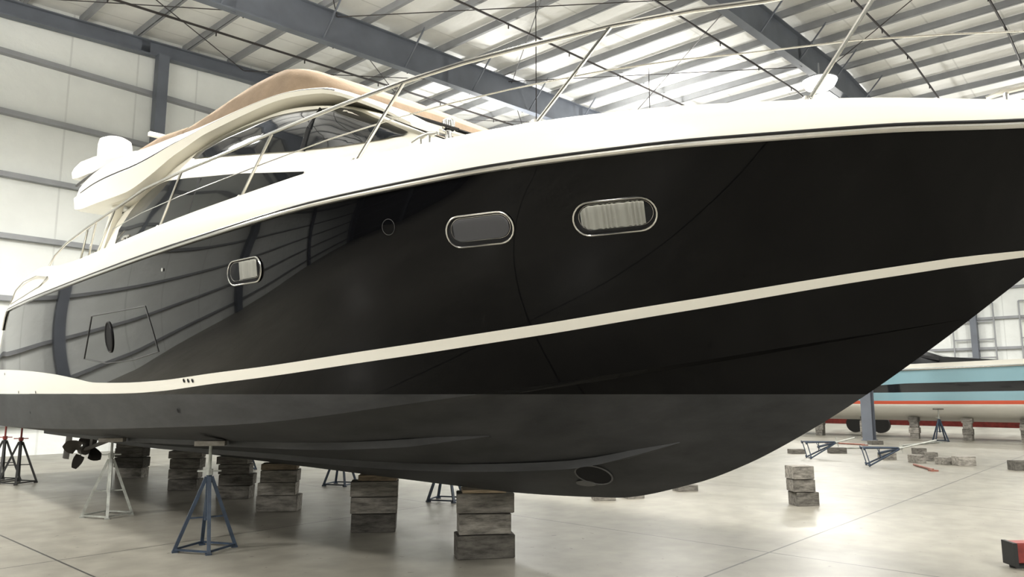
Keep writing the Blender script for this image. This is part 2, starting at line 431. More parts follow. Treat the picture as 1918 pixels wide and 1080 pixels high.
n2 = len(hs[0]); HOUSE = BVHTree.FromPolygons([Vector(p) for q in hs for p in q], [(i*n2+k, i*n2+k+1, (i+1)*n2+k+1, (i+1)*n2+k) for i in range(len(hs)-1) for k in range(n2-1)])
UW_U = [(362, 297), (395, 270), (430, 247), (480, 220), (530, 202), (580, 196), (640, 204), (700, 223), (765, 250)]
UW_L = [(362, 298), (430, 292), (500, 287), (580, 281), (650, 273), (710, 264), (765, 255)]
up_, lo_ = curve_px(HOUSE, UW_U), curve_px(HOUSE, UW_L)
patch(HOUSE, 'upper_side_window', lo_, up_, GLASS, ns=50, nz=8, off=.015)
LW_U = [(195, 474), (225, 430), (268, 372), (300, 346), (340, 336), (380, 332), (450, 326), (510, 324), (572, 322)]
up2 = curve_px(HOUSE, LW_U)
e0, e1 = up2[0], up2[-1]
lo2 = [(e0[0], 3.25), (e1[0]-.5, 3.25), (e1[0], e1[1]-.01)]
patch(HOUSE, 'saloon_window', lo2, up2, GLASS, ns=50, nz=8, off=.015)
def strip(pts, w, name, mat, bvh=HOUSE, off=.02):
    for side in (1, -1):
        mb = MB(); P = []
        for (s, z) in pts:
            r = bvh.ray_cast(Vector((s, 6, z)), Vector((0, -1, 0)))
            if r[0] is None: continue
            P.append(L3(r[0].x, (r[0].y+off)*side, z))
        for a, b in zip(P, P[1:]): mb.bar(a, b, .012, w)
        if len(P) > 1: mb.obj(name, mat, yacht, smooth=0)
sm = hit(HOUSE, 583, 240)[0]
if sm: strip([(sm.x-.02, interp(lo_, sm.x)), (sm.x, (interp(lo_, sm.x)+interp(up_, sm.x))/2), (sm.x, interp(up_, sm.x))], .05, 'window_mullion', BLACKTRIM)
sm = hit(HOUSE, 372, 360)[0]
if sm: strip([(sm.x-.25, interp(lo2, sm.x)+.02), (sm.x, interp(up2, sm.x)-.01)], .04, 'window_mullion', BLACKTRIM)
mb = MB(); secs = []
for s in frange(-5.75, -4.75, 14):
    row = []
    for t in frange(-1.15, 1.15, 17):
        tt = t*(1-.12*(s+5.85))
        r = HOUSE.ray_cast(Vector((s, tt, 8)), Vector((0, 0, -1)))
        row.append(L3(s, tt, r[0].z+.012))
    secs.append(row)
mb.loft(secs); mb.obj('windscreen', GLASS, yacht)

# flybridge moulding
WT = [(-13.75, 4.84), (-13.3, 4.92), (-12.4, 4.93), (-10.8, 4.90), (-9.8, 4.84), (-8.5, 4.80), (-7.1, 4.72), (-6.1, 4.54), (-5.4, 4.23), (-4.9, 3.93)]
WB = [(-13.75, 4.76), (-13.3, 4.55), (-12.2, 4.36), (-10.6, 4.26), (-9.8, 4.38), (-9.2, 4.54), (-8.5, 4.64), (-7.1, 4.61), (-6.1, 4.46), (-5.4, 4.16), (-4.9, 3.87)]
WO = [(-13.75, 1.5), (-13.3, 1.85), (-11.5, 1.97), (-9.8, 1.86), (-8.7, 1.73), (-7.1, 1.67), (-6.1, 1.61), (-5.4, 1.48), (-4.9, 1.41)]
secs = []
for s in frange(-13.75, -4.9, 70):
    zt, zb, w = interp(WT, s), interp(WB, s), interp(WO, s); h = zt-zb
    half = [(0, zt), (w-.35, zt), (w-.10, zt), (w-.06, zt-h*.04), (w-.03, zt-h*.40), (w, zt-h*.46), (w-.02, zb+h*.06), (w-.10, zb), (w-.4, zb), (0, zb)]
    if s > -5.9:
        half[0] = (w-.32, zt); half[-1] = (w-.32, zb); half[1] = (w-.3, zt); half[-2] = (w-.3, zb)
    secs.append([L3(s, t, z) for t, z in half]+[L3(s, -t, z) for t, z in reversed(half)])
mb = MB()
k = next(i for i, s in enumerate(frange(-13.75, -4.9, 70)) if s > -5.9)
mb.loft(secs[:k], closed=True, caps=True)
for sub in (slice(0, 10), slice(10, 20)): mb.loft([q[sub] for q in [secs[k-1]]+secs[k:]], closed=True, caps=True)
mb.obj('flybridge_moulding', GEL, yacht, smooth=25)
for side in (1, -1):
    mb = MB(); mb.tube([L3(s, side*(interp(WO, s)-.022), interp(WT, s)-(interp(WT, s)-interp(WB, s))*.40) for s in frange(-12.8, -5.9, 50)], .010, 6)
    mb.obj('moulding_groove', BLACKTRIM, yacht)
for t in (1.45, -1.45):
    mb = MB(); mb.lathe(L3(-12.0, t, 4.31), [(0.001, 0), (.10, 0), (.12, .02), (.12, .05)], 20); mb.obj('deck_speaker', BLACKTRIM, yacht)

# radar arch pods: swept wedge
for side in (1, -1):
    secs = []
    for s, zt, zb, w in ((-14.0, 5.38, 5.30, .06), (-13.85, 5.42, 5.20, .18), (-13.3, 5.40, 5.08, .24), (-12.5, 5.30, 4.99, .26), (-11.6, 5.13, 4.93, .24), (-10.6, 4.96, 4.90, .12)):
        h = zt-zb
        sec = [(-w, zb), (-w*.9, zt-h*.1), (-w*.7, zt), (w*.6, zt), (w*.8, zt-h*.08), (w, zt-h*.5), (w*.9, zb+h*.06), (w*.75, zb)]
        secs.append([L3(s, side*(1.6+a), z) for a, z in sec])
    mb = MB(); mb.loft(secs, closed=True, caps=True); mb.obj('radar_arch_pod', GEL, yacht, smooth=25)
    mb = MB(); mb.tube([L3(s, side*t, z) for s, t, z in ((-13.4, 1.80, 4.99), (-12.5, 1.83, 4.98), (-11.6, 1.82, 4.95), (-10.8, 1.76, 4.92))], .022, 6); mb.obj('pod_crease_shade', SEAM, yacht)  # dark tube painting the shaded crease between pod and wing
mb = MB(); mb.lathe(L3(-12.75, 1.45, 5.30), [(.1, 0), (.24, .02), (.25, .08), (.25, .28), (.23, .37), (.14, .42), (.01, .43)], 28); mb.obj('radar_dome', DOME, yacht, smooth=50)
mb = MB(); mb.bar(L3(-12.3, .6, 5.1), L3(-12.3, .6, 5.75), .07, .07); mb.bar(L3(-12.3, .1, 5.78), L3(-12.3, 1.1, 5.78), .09, .06); mb.obj('radar_scanner', GEL, yacht)

# canvas covers
def canvas(name, prof, wd, z0f, s0, s1, n_=50):
    secs = []
    for s in frange(s0, s1, n_):
        zt = interp(prof, s); w = interp(wd, s); z0 = z0f(s)-.02; h = max(.02, zt-z0)
        wob = .012*math.sin(s*9)
        half = [(w, z0), (w-.01, z0+h*.3), (w-.03+wob, z0+h*.62), (w-.09, z0+h*.88), (w-.22, z0+h*.98), (w*.5, z0+h*1.02), (0, z0+h*1.02+wob)]
        secs.append([L3(s, -t, z) for t, z in half]+[L3(s, t, z) for t, z in reversed(half[:-1])])
    mb = MB(); mb.loft(secs, caps=True); return mb.obj(name, CANVAS, yacht, smooth=60)
canvas('flybridge_canvas_cover', [(-9.5, 5.06), (-8.9, 5.09), (-8.3, 5.13), (-7.7, 5.16), (-7.2, 5.15), (-6.85, 5.06), (-6.5, 4.88), (-6.2, 4.68)],
       [(-9.5, 1.62), (-7.1, 1.52), (-6.7, 1.42), (-6.2, 1.12)], lambda s: interp(WT, s)-.02, -9.5, -6.2)
canvas('seat_canvas_cover', [(-12.2, 5.10), (-11.6, 5.21), (-10.6, 5.20), (-9.9, 5.12), (-9.48, 5.06)], [(-12.2, 1.30), (-11.4, 1.62), (-9.48, 1.625)], lambda s: interp(WT, s), -12.2, -9.48, 30)

# aft pillar and cockpit door glass
for side in (1, -1):
    mb = MB(); mb.bar(L3(-12.1, side*1.8, 3.1), L3(-11.3, side*1.75, 4.35), .1, .16)
    mb.obj('aft_pillar', GEL, yacht)
mb = MB(); mb.bar(L3(-11.615, -1.3, 3.7), L3(-11.615, 1.3, 3.7), .02, 1.0); mb.obj('saloon_door', GLASS, yacht, smooth=0)

# handrails
gt = lambda s: bs(min(s, .0))-.20
rt = lambda s: bs(min(s, .0))-.16
RAIL = [(92, 498), (103, 478), (125, 455), (165, 425), (215, 392), (270, 354), (340, 321), (420, 288), (510, 249), (630, 200), (757, 153), (870, 117), (980, 88), (1145, 48), (1300, 19), (1430, 2)]
RP = [solve_t(u, v, rt) for u, v in RAIL]
zl = RP[-1].z
for s in (-1.3, -.9, -.5):
    if s > RP[-1].x+.1: RP.append(Vector((s, max(.12, bs(min(s, .03))-.12), zl+.02)))
mb = MB(); mb.tube([Lv(p) for p in RP]+[L3(-.36, bs(-.36)-.14, zl-.15), L3(-.3, bs(-.3)-.14, 3.10)], .016, 10); mb.obj('handrail', CHROME, yacht)
PP = [L3(p.x, -p.y, p.z) for p in RP if p.x < -2.3]
mb = MB(); mb.tube(PP+[L3(-2.15, -bs(-2.15)+.18, zl-.2), L3(-2.1, -bs(-2.1)+.2, 3.28)], .016, 10); mb.obj('handrail', CHROME, yacht)
def rail_at(s):
    for a, b in zip(RP, RP[1:]):
        if a.x <= s <= b.x: return a.lerp(b, (s-a.x)/(b.x-a.x))
    return RP[-1]
ST = [((180, 482), (215, 394)), ((297, 430), (340, 322)), ((450, 362), (510, 250)), ((665, 292), (757, 154)), ((1000, 220), (1145, 49)), ((1510, 174), None)]
for (b_, t_) in ST:
    P0 = solve_t(b_[0], b_[1], gt); P0.z = zg(P0.x)-.01
    P1 = rail_at(solve_t(t_[0], t_[1], rt).x) if t_ else rail_at(P0.x+.42)
    for side in ((1, -1) if t_ else (1,)):
        mb = MB(); mb.tube([L3(P0.x, P0.y*side, P0.z), L3(P1.x, P1.y*side, P1.z)], .013, 8)
        mb.lathe(L3(P0.x, P0.y*side, P0.z), [(.04, 0), (.04, .015), (.02, .04)], 12)
        mb.obj('rail_stanchion', CHROME, yacht)
mid = []
for p in RP[4:]:
    g = Vector((p.x-.2, gt(p.x-.2), zg(p.x-.2))); mid.append(Lv(p.lerp(g, .5)))
mb = MB(); mb.tube(mid, .005, 6); mb.obj('guard_wire', CHROME, yacht)
mb = MB()
mb.tube([L3(-12.3, 1.95, 3.45), L3(-12.0, 1.95, 4.0), L3(-11.6, 1.95, 4.05), L3(-11.9, 1.95, 3.45)], .015, 8); mb.obj('grab_rail', CHROME, yacht)

def cleat(u, v):
    p = solve_t(u, v, lambda s: bs(s)-.22); z = zg(p.x)
    mb = MB(); mb.tube([L3(p.x-.14, p.y, z+.07), L3(p.x-.05, p.y, z+.085), L3(p.x+.05, p.y, z+.085), L3(p.x+.14, p.y, z+.07)], [.012, .018, .018, .012], 8)
    for d in (-.05, .05): mb.tube([L3(p.x+d, p.y, z-.01), L3(p.x+d, p.y, z+.08)], .014, 8)
    mb.obj('mooring_cleat', CHROME, yacht)
for u, v in ((235, 455), (795, 258), (1905, 180)): cleat(u, v)
mb = MB(); mb.lathe(L3(-5.0, .9, 3.90), [(.03, 0), (.03, .08), (.055, .09), (.06, .13), (.06, .17), (.04, .19), (.01, .195)], 20); mb.obj('searchlight', CHROME, yacht)
for t in (-.6, 0, .6, .95):
    mb = MB(); mb.tube([L3(-4.8, t, 3.93), L3(-5.1, t+.1, 4.07), L3(-5.6, t+.3, 4.30)], .014, 6); mb.obj('windscreen_wiper', BLACKTRIM, yacht)
mb = MB(); mb.loft([[L3(s, t, 3.4-.05*(s+3)+z) for t, z in ((-.3, .02), (.3, .02))] for s in (-3.3, -2.7)]); mb.obj('deck_hatch', GLASS, yacht, smooth=0)

# portholes
def stadium(w, h, n_=12):
    r = h/2*.98; pts = []
    for cx, a0 in ((w/2-r, -90), (-(w/2-r), 90)):
        for i in range(n_+1):
            a = math.radians(a0+180*i/n_); pts.append((cx+r*math.cos(a), h/2*math.sin(a)))
    return pts
def frame_at(bvh, u, v):
    p, nn = hit(bvh, u, v)
    if nn.y < 0: nn = -nn
    U = (Vector((1, 0, 0))-nn*nn.x).normalized(); V = U.cross(nn).normalized()
    if V.z < 0: V = -V
    return p, nn, U, V
def porthole(u, v, wpx, hpx, tilt, curt):
    p, N, U, V = frame_at(HB, u, v)
    w = (hit(HB, u+wpx/2, v-tilt/2)[0]-hit(HB, u-wpx/2, v+tilt/2)[0]).length
    h = (hit(HB, u, v-hpx/2)[0]-hit(HB, u, v+hpx/2)[0]).length
    a = (hit(HB, u+wpx/2, v-tilt/2)[0]-hit(HB, u-wpx/2, v+tilt/2)[0]).normalized()
    U2 = (a-N*a.dot(N)).normalized(); V2 = (V-U2*V.dot(U2)).normalized()
    def pr(x, y, off):
        q = p+U2*x+V2*y; return cast(HB, q+N*.4, -N)+N*off
    for side in (1, -1):
        def S(q): return L3(q.x, q.y*side, q.z)
        out = stadium(w, h)
        mb = MB(); mb.tube([S(pr(x, y, .010)) for x, y in out], .0065, 8, closed=True); fr = mb.obj('porthole', CHROME, yacht)
        inn = stadium(w-.055, h-.05)
        mb = MB(); mb.tube([S(pr(x+.008, y+.010, .006)) for x, y in inn], .002, 6, closed=True); mb.obj('inner_rim', CHROME, fr)
        mb = MB(); mb.loft([[S(pr(x*f, y*f, .004)) for x, y in out] for f in (1, .7, .4, .02)], closed=True); mb.obj('recess_shade', DARKIN, fr)  # flat dark sheet painted as the shade of an uncut recess
        mb = MB(); mb.loft([[S(pr(x*f, y*f, .024)) for x, y in inn] for f in (1, .7, .4, .02)], closed=True); mb.obj('pane', PGLASS, fr)
        secs = []; W2 = w-.065; H2 = h-.055; NN = 160
        for i in range(NN+1):
            x = (-.5+(curt[0]+(curt[1]-curt[0])*i/NN))*W2
            r_ = H2/2; e = max(0, abs(x)-(W2/2-r_)); hh = math.sqrt(max(0, r_*r_-e*e))*.97
            wv = .0065*math.sin(i*.42+2.2*math.sin(i*.09)) if curt[2] else 0
            secs.append([S(pr(x+.008, y+.010, .013+wv)) for y in (-hh, 0, hh)])
        mb = MB(); mb.loft(secs); mb.obj('curtain', CURT if curt[2] else CURTD, fr, smooth=80)
porthole(459, 508, 62, 46, 12, (.35, .92, 1))
porthole(898, 430, 124, 58, 14, (.04, .99, 0))
porthole(1151, 405, 156, 62, 16, (.02, .90, 1))

def hline(pts, r, name, mat, closed=False, dense=6):
    P = []
    pts2 = pts+[pts[0]] if closed else pts
    for a, b in zip(pts2, pts2[1:]):
        for i in range(dense): P.append((a[0]+(b[0]-a[0])*i/dense, a[1]+(b[1]-a[1])*i/dense))
    if not closed: P.append(pts[-1])
    Q = []
    for u, v in P:
        p, nn = hit(HB, u, v)
        if p is not None: Q.append(Lv(p+nn*(.003 if nn.y > 0 else -.003)))
    mb = MB(); mb.tube(Q, r, 6, closed=closed); return mb.obj(name, mat, yacht)
hline([(172, 592), (272, 573), (285, 615), (297, 658), (250, 674), (200, 680), (158, 672)], .006, 'shell_door_seam', SEAM, closed=True)
def disc_on(u, v, wu, hv, name, mat, off=.01, ring=None, side=1):
    p, N, U, V = frame_at(HB, u, v)
    pts = [(wu*math.cos(a), hv*math.sin(a)) for a in [i*2*math.pi/24 for i in range(24)]]
    def pr(x, y, o):
        return Lv(cast(HB, p+U*x+V*y+N*.4, -N)+N*o)
    mb = MB(); mb.loft([[pr(x*f, y*f, off) for x, y in pts] for f in (1, .6, .3, .02)], closed=True); d = mb.obj(name, mat, yacht)
    if ring:
        mb = MB(); mb.tube([pr(x, y, off) for x, y in pts], ring[0], 6, closed=True); mb.obj(name+'_rim', ring[1], d)
disc_on(205, 631, .11, .17, 'engine_vent', DARKIN, .006, (.010, BLACKTRIM))
disc_on(728, 425, .055, .055, 'exhaust_outlet', HULLM, .003, (.002, SEAM))
disc_on(305, 505, .018, .018, 'skin_fitting', CHROME, .01)
for u in (346, 354, 362): disc_on(u, 712, .02, .02, 'drain_outlet', DARKIN, .01)
for u, v in ((335, 768), (58, 772), (36, 734), (68, 734), (10, 700)): disc_on(u, v, .022, .022, 'drain_outlet', DARKIN, .01)
disc_on(1112, 888, .15, .15, 'bow_thruster_tunnel', DARKIN, .008, (.007, TUNNEL))  # flat dark disc painted as the shaded tunnel mouth, hull not cut
disc_on(1098, 903, .095, .055, 'thruster_lit_inside', TUNNEL, .010)  # lighter disc painted as the lit inside of the tunnel

# running gear
def propeller(t):
    g = MB(); c = Vector((-14.8, t, .62))
    g.tube([L3(-12.6, t, 1.0), L3(-14.7, t, .64)], .035, 8); g.bar(L3(-14.3, t, 1.1), L3(-14.35, t, .7), .03, .14)
    g.obj('propeller_shaft', BRONZE, yacht)
    g = MB(); g.tube([Lv(c+Vector((.14, 0, 0))), Lv(c+Vector((-.1, 0, 0))), Lv(c+Vector((-.2, 0, 0)))], [.075, .07, .02], 12)
    for b in range(4):
        a0 = b*math.pi/2+.4; secs = []
        for i in range(7):
            r = .05+.28*i/6; wd = .19*math.sin(math.pi*(i+1.2)/8.2)+.02; row = []
            for j in range(5):
                q = -1+j/2; an = a0+q*wd/r*.6 if r > .12 else a0+q*.35
                row.append(Lv(c+Vector((q*wd*.55, r*math.cos(an), r*math.sin(an)))))
            secs.append(row)
        g.loft(secs)
    g.obj('propeller', BRONZE, yacht)
    g = MB(); g.loft([[L3(-15.25+dx-.12*(z < .8), t+.12+dy, z) for dx, dy in ((-.2, 0), (0, .03), (.2, 0), (0, -.03))] for z in (1.05, .8, .45)], closed=True, caps=True); g.obj('rudder', BRONZE, yacht)
propeller(1.0); propeller(-1.0)

# ================================================================= TIMBER BLOCKS
g = MB(); g.bar((-.5, 0, .5), (.5, 0, .5), 1, 1)
tb = g.obj('wooden_block', WOOD, None, smooth=30, bevel=.022)
me = tb.data; bm = bmesh.new(); bm.from_mesh(me)
for v in bm.verts: v.co += Vector((random.uniform(-.007, .007), random.uniform(-.010, .010), random.uniform(-.007, .007) if .03 < v.co.z < .97 else 0))
bm.to_mesh(me); bm.free()
me2 = me.copy(); me2.materials.clear(); me2.materials.append(WOODL)
used = [False]
def block(x, y, z, l, w, h, rot, light=False, label='weathered square timber cribbing block', group='cribbing blocks under the yacht'):
    if not used[0]: ob = tb; used[0] = True
    else: ob = tb.copy(); COL.objects.link(ob)
    if light: ob.data = me2
    ob.name = 'wooden_block'
    ob.location = (x, y, z); ob.rotation_euler = (0, 0, rot); ob.scale = (l, w, h)
    top(ob, label, 'timber block', group); return ob
def stack(u, v, hs_, l=.5, w=.28, rot=.1, group='cribbing blocks under the yacht', fit=True):
    x, y = floor_pt(u, v); y += .14
    if fit:
        s, t = w2b(x, y)
        zt = zk(s) if abs(t) < .5 else 9
        tot = sum(hs_)
        if zt < 2: hs_ = [h*(zt-.012)/tot for h in hs_]
    z = 0
    for i, h in enumerate(hs_):
        lt = (h < .1)
        block(x+random.uniform(-.03, .03), y+random.uniform(-.02, .02), z, l*random.uniform(.92, 1.05)*(1 if not lt else .85), w, h-.008, rot+random.uniform(-.08, .08), lt,
              'thin pale timber packer on top of cribbing' if lt else 'weathered square timber cribbing block in a keel stack', group)
        z += h
stack(905, 1046, [.235, .205, .20, .04], .56, .3, .12)
stack(700, 996, [.2, .18, .17, .07], .56, .3, .06)
stack(517, 958, [.2, .16, .15, .08], .54, .3, .1)
stack(434, 934, [.2, .17, .15, .12], .5, .3, .1)
stack(342, 918, [.18, .16, .16, .12], .52, .3, .08)
stack(240, 895, [.18, .17, .16, .14], .55, .3, .05)
stack(1130, 938, [.12], .35, .25, .1, fit=False, group='spare blocks on the floor')
stack(1190, 934, [.1], .3, .25, .3, fit=False, group='spare blocks on the floor')
stack(1288, 920, [.11], .35, .25, .1, fit=False, group='spare blocks on the floor')
stack(1511, 948, [.2, .18, .19], .34, .25, .12, fit=False, group='free-standing block stack')
for u, v, l, h, r in ((1806, 871, .42, .2, .1), (1768, 869, .3, .16, .5), (1742, 862, .3, .2, -.2), (1718, 866, .3, .18, .2), (1722, 850, .28, .16, .1),
                      (1662, 860, .35, .16, .2), (1568, 848, .45, .15, -.1), (1492, 849, .4, .12, .1), (1640, 832, .4, .12, .1), (1912, 880, .4, .2, 0)):
    x, y = floor_pt(u, v); block(x, y, 0, l, .25, h, r, False, 'loose weathered timber block lying on concrete floor', 'spare blocks on the floor')

# ================================================================= BOAT STANDS
def stand_parts(e, H, mat, pad=True, matb=None, spread=.30, n=4, rot0=.3, lw=.034):
    ap = min(.74, H-.2)
    g = MB()
    feet = [(spread*math.cos(rot0+i*2*math.pi/n), spread*math.sin(rot0+i*2*math.pi/n)) for i in range(n)]
    for fx, fy in feet:
        g.bar((fx, fy, .01), (fx*.09, fy*.09, ap), lw, lw); g.bar((fx*.55, fy*.55, .33), (0, 0, .33), .015, .015)
        g.bar((fx*1.06, fy*1.06, .008), (fx*.85, fy*.85, .008), .06, .016)
    for i in range(n):
        a, b = feet[i], feet[(i+1) % n]; g.bar((a[0], a[1], .03), (b[0], b[1], .03), .016, .020)
    g.tube([(0, 0, .3), (0, 0, ap+.03)], .028, 10)
    g.obj('stand_base', mat, e, smooth=30)
    g = MB(); g.tube([(0, 0, .35), (0, 0, H-.05)], .017, 8); g.tube([(0, 0, ap+.02), (0, 0, ap+.08)], .038, 6); g.bar((-.12, 0, ap+.06), (.12, 0, ap+.06), .016, .016)
    g.obj('screw_post', matb or GALV, e, smooth=30)
    if pad:
        g = MB(); g.bar((-.15, 0, H-.028), (.15, 0, H-.028), .16, .05); o = g.obj('top_pad', WOOD, e, smooth=0)
def hull_z(s, t):
    r = HB.ray_cast(Vector((s, t, -1)), Vector((0, 0, 1))); return r[0].z if r[0] else 1.1
def stand(u, v, mat, label, matb=None, n=4, rot0=.3, spread=.30, rz=.2):
    x, y = floor_pt(u, v); s, t = w2b(x, y)
    H = min(hull_z(s, t+d) for d in (-.1, 0, .1))
    e = empty('boat_stand', (x, y, 0), rz, label, 'boat stand', 'boat stands propping the yacht')
    stand_parts(e, H-.008, mat, True, matb, spread, n, rot0)
stand(384, 1029, BLUE, 'dark blue steel boat stand with wooden pad under chine', GALV)
stand(200, 966, GALV, 'silver galvanised boat stand with wooden pad under chine', GALV)
stand(32, 905, DARKRUB, 'dark steel boat stand with red screw post', REDP)
stand(2, 900, DARKRUB, 'dark steel boat stand with red screw post', REDP)
stand(637, 908, BLUE, 'dark blue steel boat stand beside the keel blocks', BLUE)
stand(835, 937, BLUE, 'dark blue steel boat stand beside the keel blocks', BLUE)
stand(452, 880, BLUE, 'dark blue steel boat stand beside the keel blocks', BLUE)
def lying(u, v, rz, mat, label, H=1.0):
    x, y = floor_pt(u, v)
    e = empty('boat_stand', (x, y, .21), rz, label, 'boat stand', 'spare boat stands lying on the floor', rot=(0, math.pi/2-.25, rz))
    stand_parts(e, H, mat, False, GALV, .28, 4, math.pi/4, .026)
lying(1510, 858, -.1, BLUE, 'dark blue steel boat stand lying on its side on concrete', 1.3)
lying(1620, 872, -.25, BLUE, 'dark blue steel boat stand lying on its side beside timber', 1.6)
for (u0, v0), (u1, v1), mt in (((1545, 830), (1620, 834), ORANGE), ((1712, 872), (1748, 882), ORANGE), ((1690, 836), (1760, 829), GALV), ((1570, 840), (1625, 840), GALV)):
    a = floor_pt(u0, v0); b = floor_pt(u1, v1); g = MB()
    m_ = ((a[0]+b[0])/2, (a[1]+b[1])/2)
    g.tube([(a[0]-m_[0], a[1]-m_[1], .03), (b[0]-m_[0], b[1]-m_[1], .03)], .025, 8); g.bar((b[0]-m_[0]-.08, b[1]-m_[1], .015), (b[0]-m_[0]+.08, b[1]-m_[1], .015), .12, .03)
    top(g.obj('support_pole', mt, None, loc=(m_[0], m_[1], 0)), 'loose dull steel support pole with end plate on floor', 'pole', 'loose support poles')
x, y = floor_pt(1905, 1062)
e = empty('boat_trailer', (x, y, 0), -.05, 'dark red painted steel trailer drawbar end near floor', 'trailer')
g = MB(); g.bar((-.05, 0, .14), (2.2, .25, .14), .16, .18); g.obj('drawbar', REDP, e, smooth=0, bevel=.01)
g = MB(); g.bar((-.075, -.01, .13), (-.04, -.01, .13), .19, .21); g.bar((-.04, 0, .02), (.5, 0, .02), .10, .04); g.obj('end_plate', DARKRUB, e, smooth=0)

# ================================================================= SECOND BOAT
def hallxy(a, b): return (a*math.cos(HALL)-b*math.sin(HALL), a*math.sin(HALL)+b*math.cos(HALL))
cx, cy = 27*ray(1800, 738).x, 27*ray(1800, 738).y
ang2 = HALL-math.pi/2
boat2 = empty('powerboat', (cx, cy, 0), ang2, 'light blue and black powerboat with red stripe on blocks', 'boat')
g = MB(); secs = []
rows = [(.0, .62), (.55, .80), (.86, 1.12), (.90, 1.24), (.92, 1.36), (.95, 1.66), (.98, 1.98), (1.0, 2.50), (1.02, 2.66)]
for x in frange(-8, 8, 40):
    f = 1-max(0, (x-2)/6)**2.2; sh = .25*max(0, (x+2)/10); h = []
    for i, (w, z) in enumerate(rows):
        zz = z+sh*(z-.6)/2+(max(0, (x-5)/3)**2*.6 if z < 1.3 else 0)
        if i == 6: zz -= .24*max(0, min(1, (-x-1.5)/4))
        h.append((-(1.6*w*max(.02, f)), zz))
    secs.append([(x, t, z) for t, z in reversed(h)]+[(x, -t, z) for t, z in h[1:]])
seq = [0, 0, 0, 1, 2, 3, 2, 0]
full_rm = list(reversed(seq))+seq
g.loft(secs, rowmat=full_rm); nn_ = len(secs[0]); g.f.append(tuple(range(nn_))); g.m.append(2)
for i in range(len(secs)-1): g.f.append((i*nn_, (i+1)*nn_, (i+1)*nn_+nn_-1, i*nn_+nn_-1)); g.m.append(0)
g.obj('hull', [STRIPE, REDSTR, TEAL, BLACKGEL], boat2, smooth=40)
g = MB(); g.loft([[(x, t, z) for t, z in ((-w, 2.6), (-w*.85, 2.6+h), (w*.85, 2.6+h), (w, 2.6))] for x, w, h in ((-4.5, 1.2, .25), (-2, 1.2, .3), (-1.2, 1.15, .7), (-.3, 1.0, .35), (2.5, .6, .08))], caps=True); g.obj('console', BLACKGEL, boat2, smooth=30)
g = MB(); g.bar((-2.2, -1, 3.3), (-.4, -1, 2.85), .05, .09); g.bar((-2.2, 1, 3.3), (-.4, 1, 2.85), .05, .09); g.bar((-2.2, -1, 3.3), (-2.2, 1, 3.3), .3, .05); g.obj('windscreen_frame', BLACKTRIM, boat2)
g = MB(); g.tube([(x, -1.6*(1-max(0, (x-2)/6)**2.2)-.03, 2.46+.25*max(0, (x+2)/10)) for x in frange(-7.8, 7, 30)], .03, 6); g.obj('rub_rail', CHROME, boat2)
for x in (-6.5, -4.8, -3.1, -1.4, .3, 2.0, 3.7):
    c2 = Matrix.Rotation(ang2, 3, 'Z') @ Vector((x, -.9, 0)); z = 0
    for h in (.2, .2, .2, .17):
        block(cx+c2.x, cy+c2.y, z, .3+random.uniform(-.04, .04), .28, h-.003, ang2+random.uniform(-.1, .1), False, 'weathered timber block under the blue powerboat', 'cribbing blocks under the powerboat'); z += h
x, y = floor_pt(1762, 826)
e = empty('boat_stand', (x, y, 0), .2, 'blue steel boat stand beside the blue powerboat', 'boat stand', 'boat stands by the powerboat'); stand_parts(e, 1.12, BLUE, True, GALV, .28, 4)
c2 = Matrix.Rotation(ang2, 3, 'Z') @ Vector((0, 2.6, 0))
e = empty('flatbed_trailer', (cx+c2.x, cy+c2.y, 0), ang2, 'low red painted steel boat trailer behind powerboat', 'trailer')
g = MB(); g.bar((-6, 0, .45), (6, 0, .45), .15, .22); g.bar((-6, 1.2, .45), (6, 1.2, .45), .15, .22)
for x in frange(-5.5, 5.5, 6): g.bar((x, 0, .45), (x, 1.2, .45), .12, .12)
g.obj('frame', REDP, e, smooth=0)
for x in (-4.5, -3.5):
    g = MB(); g.tube([(x, -.25, .36), (x, -.02, .36)], .36, 20); g.obj('wheel', DARKRUB, e)

# ================================================================= HALL
A0, A1, B0, B1 = -22.5, 48.0, -22.0, 22.9
RID = 28.0
def roofz(a): return 12.65+.06*(min(a, RID)-13)-.06*max(0, a-RID)
def struct(ob): ob['kind'] = 'structure'; return ob
def hbox(name, a0, a1, b0, b1, z0, z1, mat):
    g = MB(); c = ((a0+a1)/2, (b0+b1)/2); g.bar((a0-c[0], 0, (z0+z1)/2), (a1-c[0], 0, (z0+z1)/2), b1-b0, z1-z0)
    x, y = hallxy(*c); return struct(g.obj(name, mat, None, smooth=0, loc=(x, y, 0), rot=HALL))
g = MB(); g.add([(A0, B0, 0), (A1, B0, 0), (A1, B1, 0), (A0, B1, 0)], [(0, 1, 2, 3)])
struct(g.obj('floor', FLOORM, None, smooth=0, rot=HALL))
hbox('wall_north', A0, A1, B1, B1+.2, 0, 14.2, WALLX)
hbox('wall_south', A0, A1, B0-.2, B0, 0, 14.2, WALLX)
hbox('wall_east', A1, A1+.2, B0, B1, 0, 14.2, WALLY)
hbox('wall_west', A0-.2, A0, B0, B1, 0, 14.2, WALLD)
g = MB(); secs = []
for a in (A0, RID, A1): secs.append([(a, B0, roofz(a)+.24), (a, B1, roofz(a)+.24)])
g.loft(secs); struct(g.obj('ceiling', CEILM, None, smooth=0, rot=HALL))
tn = [0]
def trim(g, mat, smooth=0):
    tn[0] += 1; return struct(g.obj('trim_%d' % tn[0], mat, None, smooth=smooth, rot=HALL))
a = A0+.6
while a < A1:
    z = roofz(a); g = MB()
    g.bar((a, B0, z+.11), (a, B1, z+.11), .03, .22); g.bar((a+.04, B0, z+.01), (a+.04, B1, z+.01), .09, .02)
    trim(g, PURL); a += 1.5
